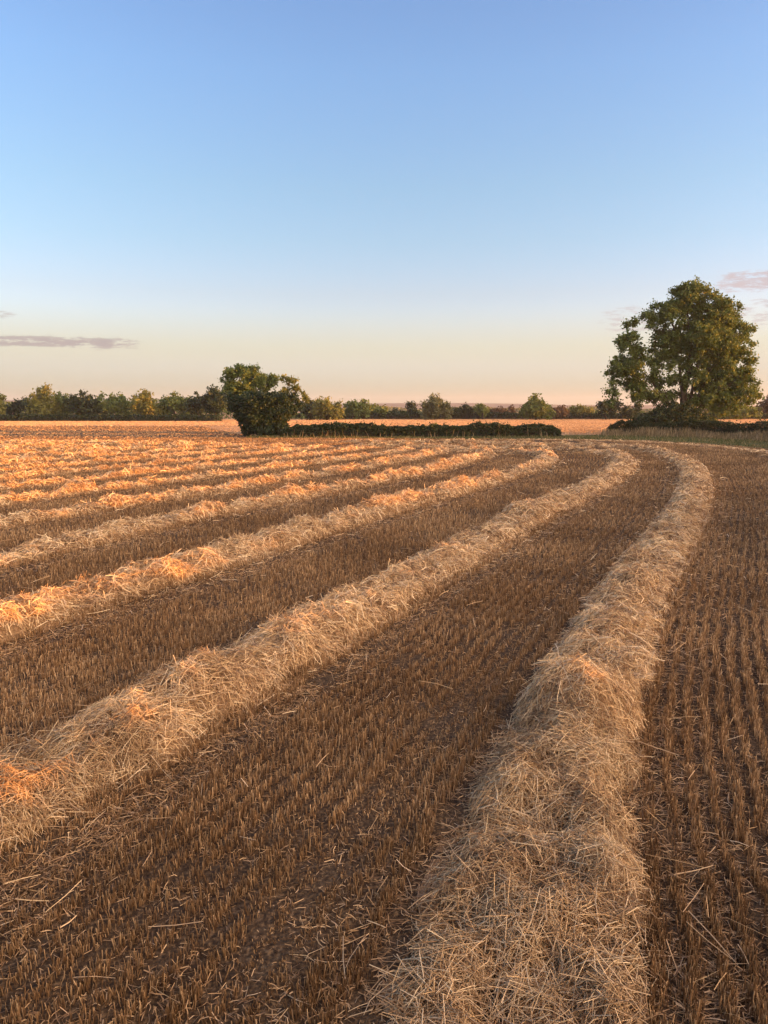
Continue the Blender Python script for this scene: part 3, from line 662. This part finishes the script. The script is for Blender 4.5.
# ------------------------------------------------------------------ sky, sun, haze
w = bpy.data.worlds.new('World'); sc.world = w; w.use_nodes = True
nt = w.node_tree; bg = nt.nodes['Background']
sky = nt.nodes.new('ShaderNodeTexSky'); sky.sky_type = 'NISHITA'; sky.sun_disc = False
sky.sun_elevation = math.radians(SUN_EL); sky.sun_rotation = math.radians(SUN_AZ)
sky.air_density = 1.0; sky.dust_density = 1.6; sky.ozone_density = 1.6; sky.altitude = 0
geo = nt.nodes.new('ShaderNodeTexCoord'); sep = nt.nodes.new('ShaderNodeSeparateXYZ'); nt.links.new(geo.outputs['Generated'], sep.inputs[0])
def math_node(op, a, b=None):
    m = nt.nodes.new('ShaderNodeMath'); m.operation = op
    for i_, v in enumerate((a, b)):
        if v is None: continue
        if isinstance(v, (int, float)): m.inputs[i_].default_value = v
        else: nt.links.new(v, m.inputs[i_])
    return m.outputs[0]
elev = math_node('ARCSINE', sep.outputs['Z']); az = math_node('ARCTAN2', sep.outputs['X'], sep.outputs['Y'])
ef = math_node('MULTIPLY', elev, 1 / math.radians(40))
# colour balance of the evening sky by height above the horizon (relative to the clear-sky model, halved)
TINT = [(0.0, (.68, .66, .95)), (2.83, (.72, .80, 1.0)), (5.05, (.62, .64, 1.0)), (8.0, (.585, .56, .77)), (11.6, (.53, .56, .715)), (15.1, (.515, .565, .70)), (22, (.50, .57, .76)), (27.7, (.465, .525, .735)), (40, (.5, .5, .7))]
tr = ramp_node(nt, [(e_ / 40.0, c_) for e_, c_ in TINT]); nt.links.new(ef, tr.inputs[0])
def mix_node(kind, fac, a, b):
    m = nt.nodes.new('ShaderNodeMixRGB'); m.blend_type = kind
    for i_, v in enumerate((fac, a, b)):
        if isinstance(v, (int, float)): m.inputs[i_].default_value = v
        elif isinstance(v, tuple): m.inputs[i_].default_value = (*v, 1)
        else: nt.links.new(v, m.inputs[i_])
    return m.outputs[0]
def smooth(v, lo, hi):
    m = nt.nodes.new('ShaderNodeMapRange'); m.interpolation_type = 'SMOOTHSTEP'; nt.links.new(v, m.inputs[0])
    m.inputs[1].default_value = lo; m.inputs[2].default_value = hi; m.inputs[3].default_value = 0; m.inputs[4].default_value = 1; return m.outputs[0]
R_ = math.radians
c1 = mix_node('MULTIPLY', 1, sky.outputs[0], tr.outputs[0]); c2 = mix_node('MULTIPLY', 1, c1, (2.0, 2.0, 2.0))
# peach haze band low on the horizon
c3 = mix_node('MIX', smooth(elev, R_(3.4), R_(.2)), mix_node('MIX', smooth(elev, R_(8.0), R_(2.6)), c2, (1.22, 1.19, 1.0)), (.92, .905, .625))
# warm sky lobe added behind right, out of view, to brighten the shaded straw
FILL_DIR = (math.sin(R_(SUN_AZ + 25)) * math.cos(R_(12)), math.cos(R_(SUN_AZ + 25)) * math.cos(R_(12)), math.sin(R_(12)))
dt = nt.nodes.new('ShaderNodeVectorMath'); dt.operation = 'DOT_PRODUCT'; nt.links.new(geo.outputs['Generated'], dt.inputs[0]); dt.inputs[1].default_value = FILL_DIR
fill_glow = math_node('POWER', smooth(dt.outputs['Value'], .15, 1.0), 1.3)
c4 = mix_node('ADD', fill_glow, c3, (7.4, 4.7, 2.55))
# thin evening clouds: streaks low at the left, pinkish wisps at the right
cv = nt.nodes.new('ShaderNodeCombineXYZ'); nt.links.new(math_node('MULTIPLY', az, 30.0), cv.inputs[0]); nt.links.new(math_node('MULTIPLY', elev, 150.0), cv.inputs[1])
cn = nt.nodes.new('ShaderNodeTexNoise'); cn.inputs['Scale'].default_value = 1.6; cn.inputs['Detail'].default_value = 6; cn.inputs['Roughness'].default_value = .68; nt.links.new(cv.outputs[0], cn.inputs['Vector'])
def box(a0, a1, e0, e1, fa, fe):
    f = math_node('MULTIPLY', smooth(az, R_(a0 - fa), R_(a0 + fa)), smooth(az, R_(a1 + fa), R_(a1 - fa)))
    return math_node('MULTIPLY', f, math_node('MULTIPLY', smooth(elev, R_(e0 - fe), R_(e0 + fe)), smooth(elev, R_(e1 + fe), R_(e1 - fe))))
def cloud(base, mask, thr, soft, colour, amount):
    v = math_node('ADD', cn.outputs['Fac'], math_node('MULTIPLY', mask, .42))
    return mix_node('MIX', math_node('MULTIPLY', math_node('MULTIPLY', smooth(v, thr, thr + soft), mask), amount), base, colour)
c5 = cloud(c4, box(-40, -16.5, 3.9, 4.9, 3.0, .4), .77, .16, (.78, .68, .67), .9)
c6 = cloud(c5, box(-40, -24.5, 5.7, 6.4, 1.5, .3), .84, .14, (.90, .82, .80), .7)
c7 = cloud(c6, box(22.2, 45, 7.4, 9.0, 1.5, .45), .79, .18, (1.04, .85, .86), .8)
c8 = cloud(c7, box(14, 45, 5.0, 7.2, 2.5, .4), .88, .14, (.98, .85, .87), .6)
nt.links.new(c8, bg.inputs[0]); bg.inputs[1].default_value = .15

sun = bpy.data.lights.new('sun', 'SUN'); sun.energy = 3.5; sun.angle = math.radians(.5); sun.color = (1, .315, .0)
so = bpy.data.objects.new('sun', sun); col.objects.link(so)
so.rotation_euler = (math.radians(90 - SUN_EL), 0, math.radians(180 - SUN_AZ)); so.location = (60, -10, 20)

bx = np.array([(x_, y_, z_) for z_ in (-1.6, 62) for (x_, y_) in ((-3600, -520), (3600, -520), (3600, 4300), (-3600, 4300))], float)
hm, hnt, hout = new_mat('haze')
hv = hnt.nodes.new('ShaderNodeVolumePrincipled'); hv.inputs['Color'].default_value = (.86, .88, .95, 1); hv.inputs['Density'].default_value = HAZE; hv.inputs['Anisotropy'].default_value = .2
hnt.links.new(hv.outputs[0], hout.inputs['Volume'])
tag(mesh_obj('haze', bx, [(0, 3, 2, 1), (4, 5, 6, 7), (0, 1, 5, 4), (1, 2, 6, 5), (2, 3, 7, 6), (3, 0, 4, 7)], hm), 'thin evening haze lying over the fields and hills', 'haze', None, 'stuff')

# ------------------------------------------------------------------ camera
cam = bpy.data.cameras.new('camera'); cam.sensor_fit = 'VERTICAL'; cam.sensor_height = 36; cam.lens = 769 / 1024 * 36; cam.clip_end = 20000; cam.clip_start = .05
co = bpy.data.objects.new('camera', cam); col.objects.link(co); co.location = (0, 0, H); co.rotation_euler = (math.radians(90) - math.atan((512 - 408) / 769), 0, 0)
sc.camera = co
sc.render.engine = 'CYCLES'
sc.view_settings.view_transform = 'Standard'; sc.view_settings.look = 'None'; sc.view_settings.gamma = 1; sc.view_settings.use_curve_mapping = False
sc.view_settings.exposure = 2.0
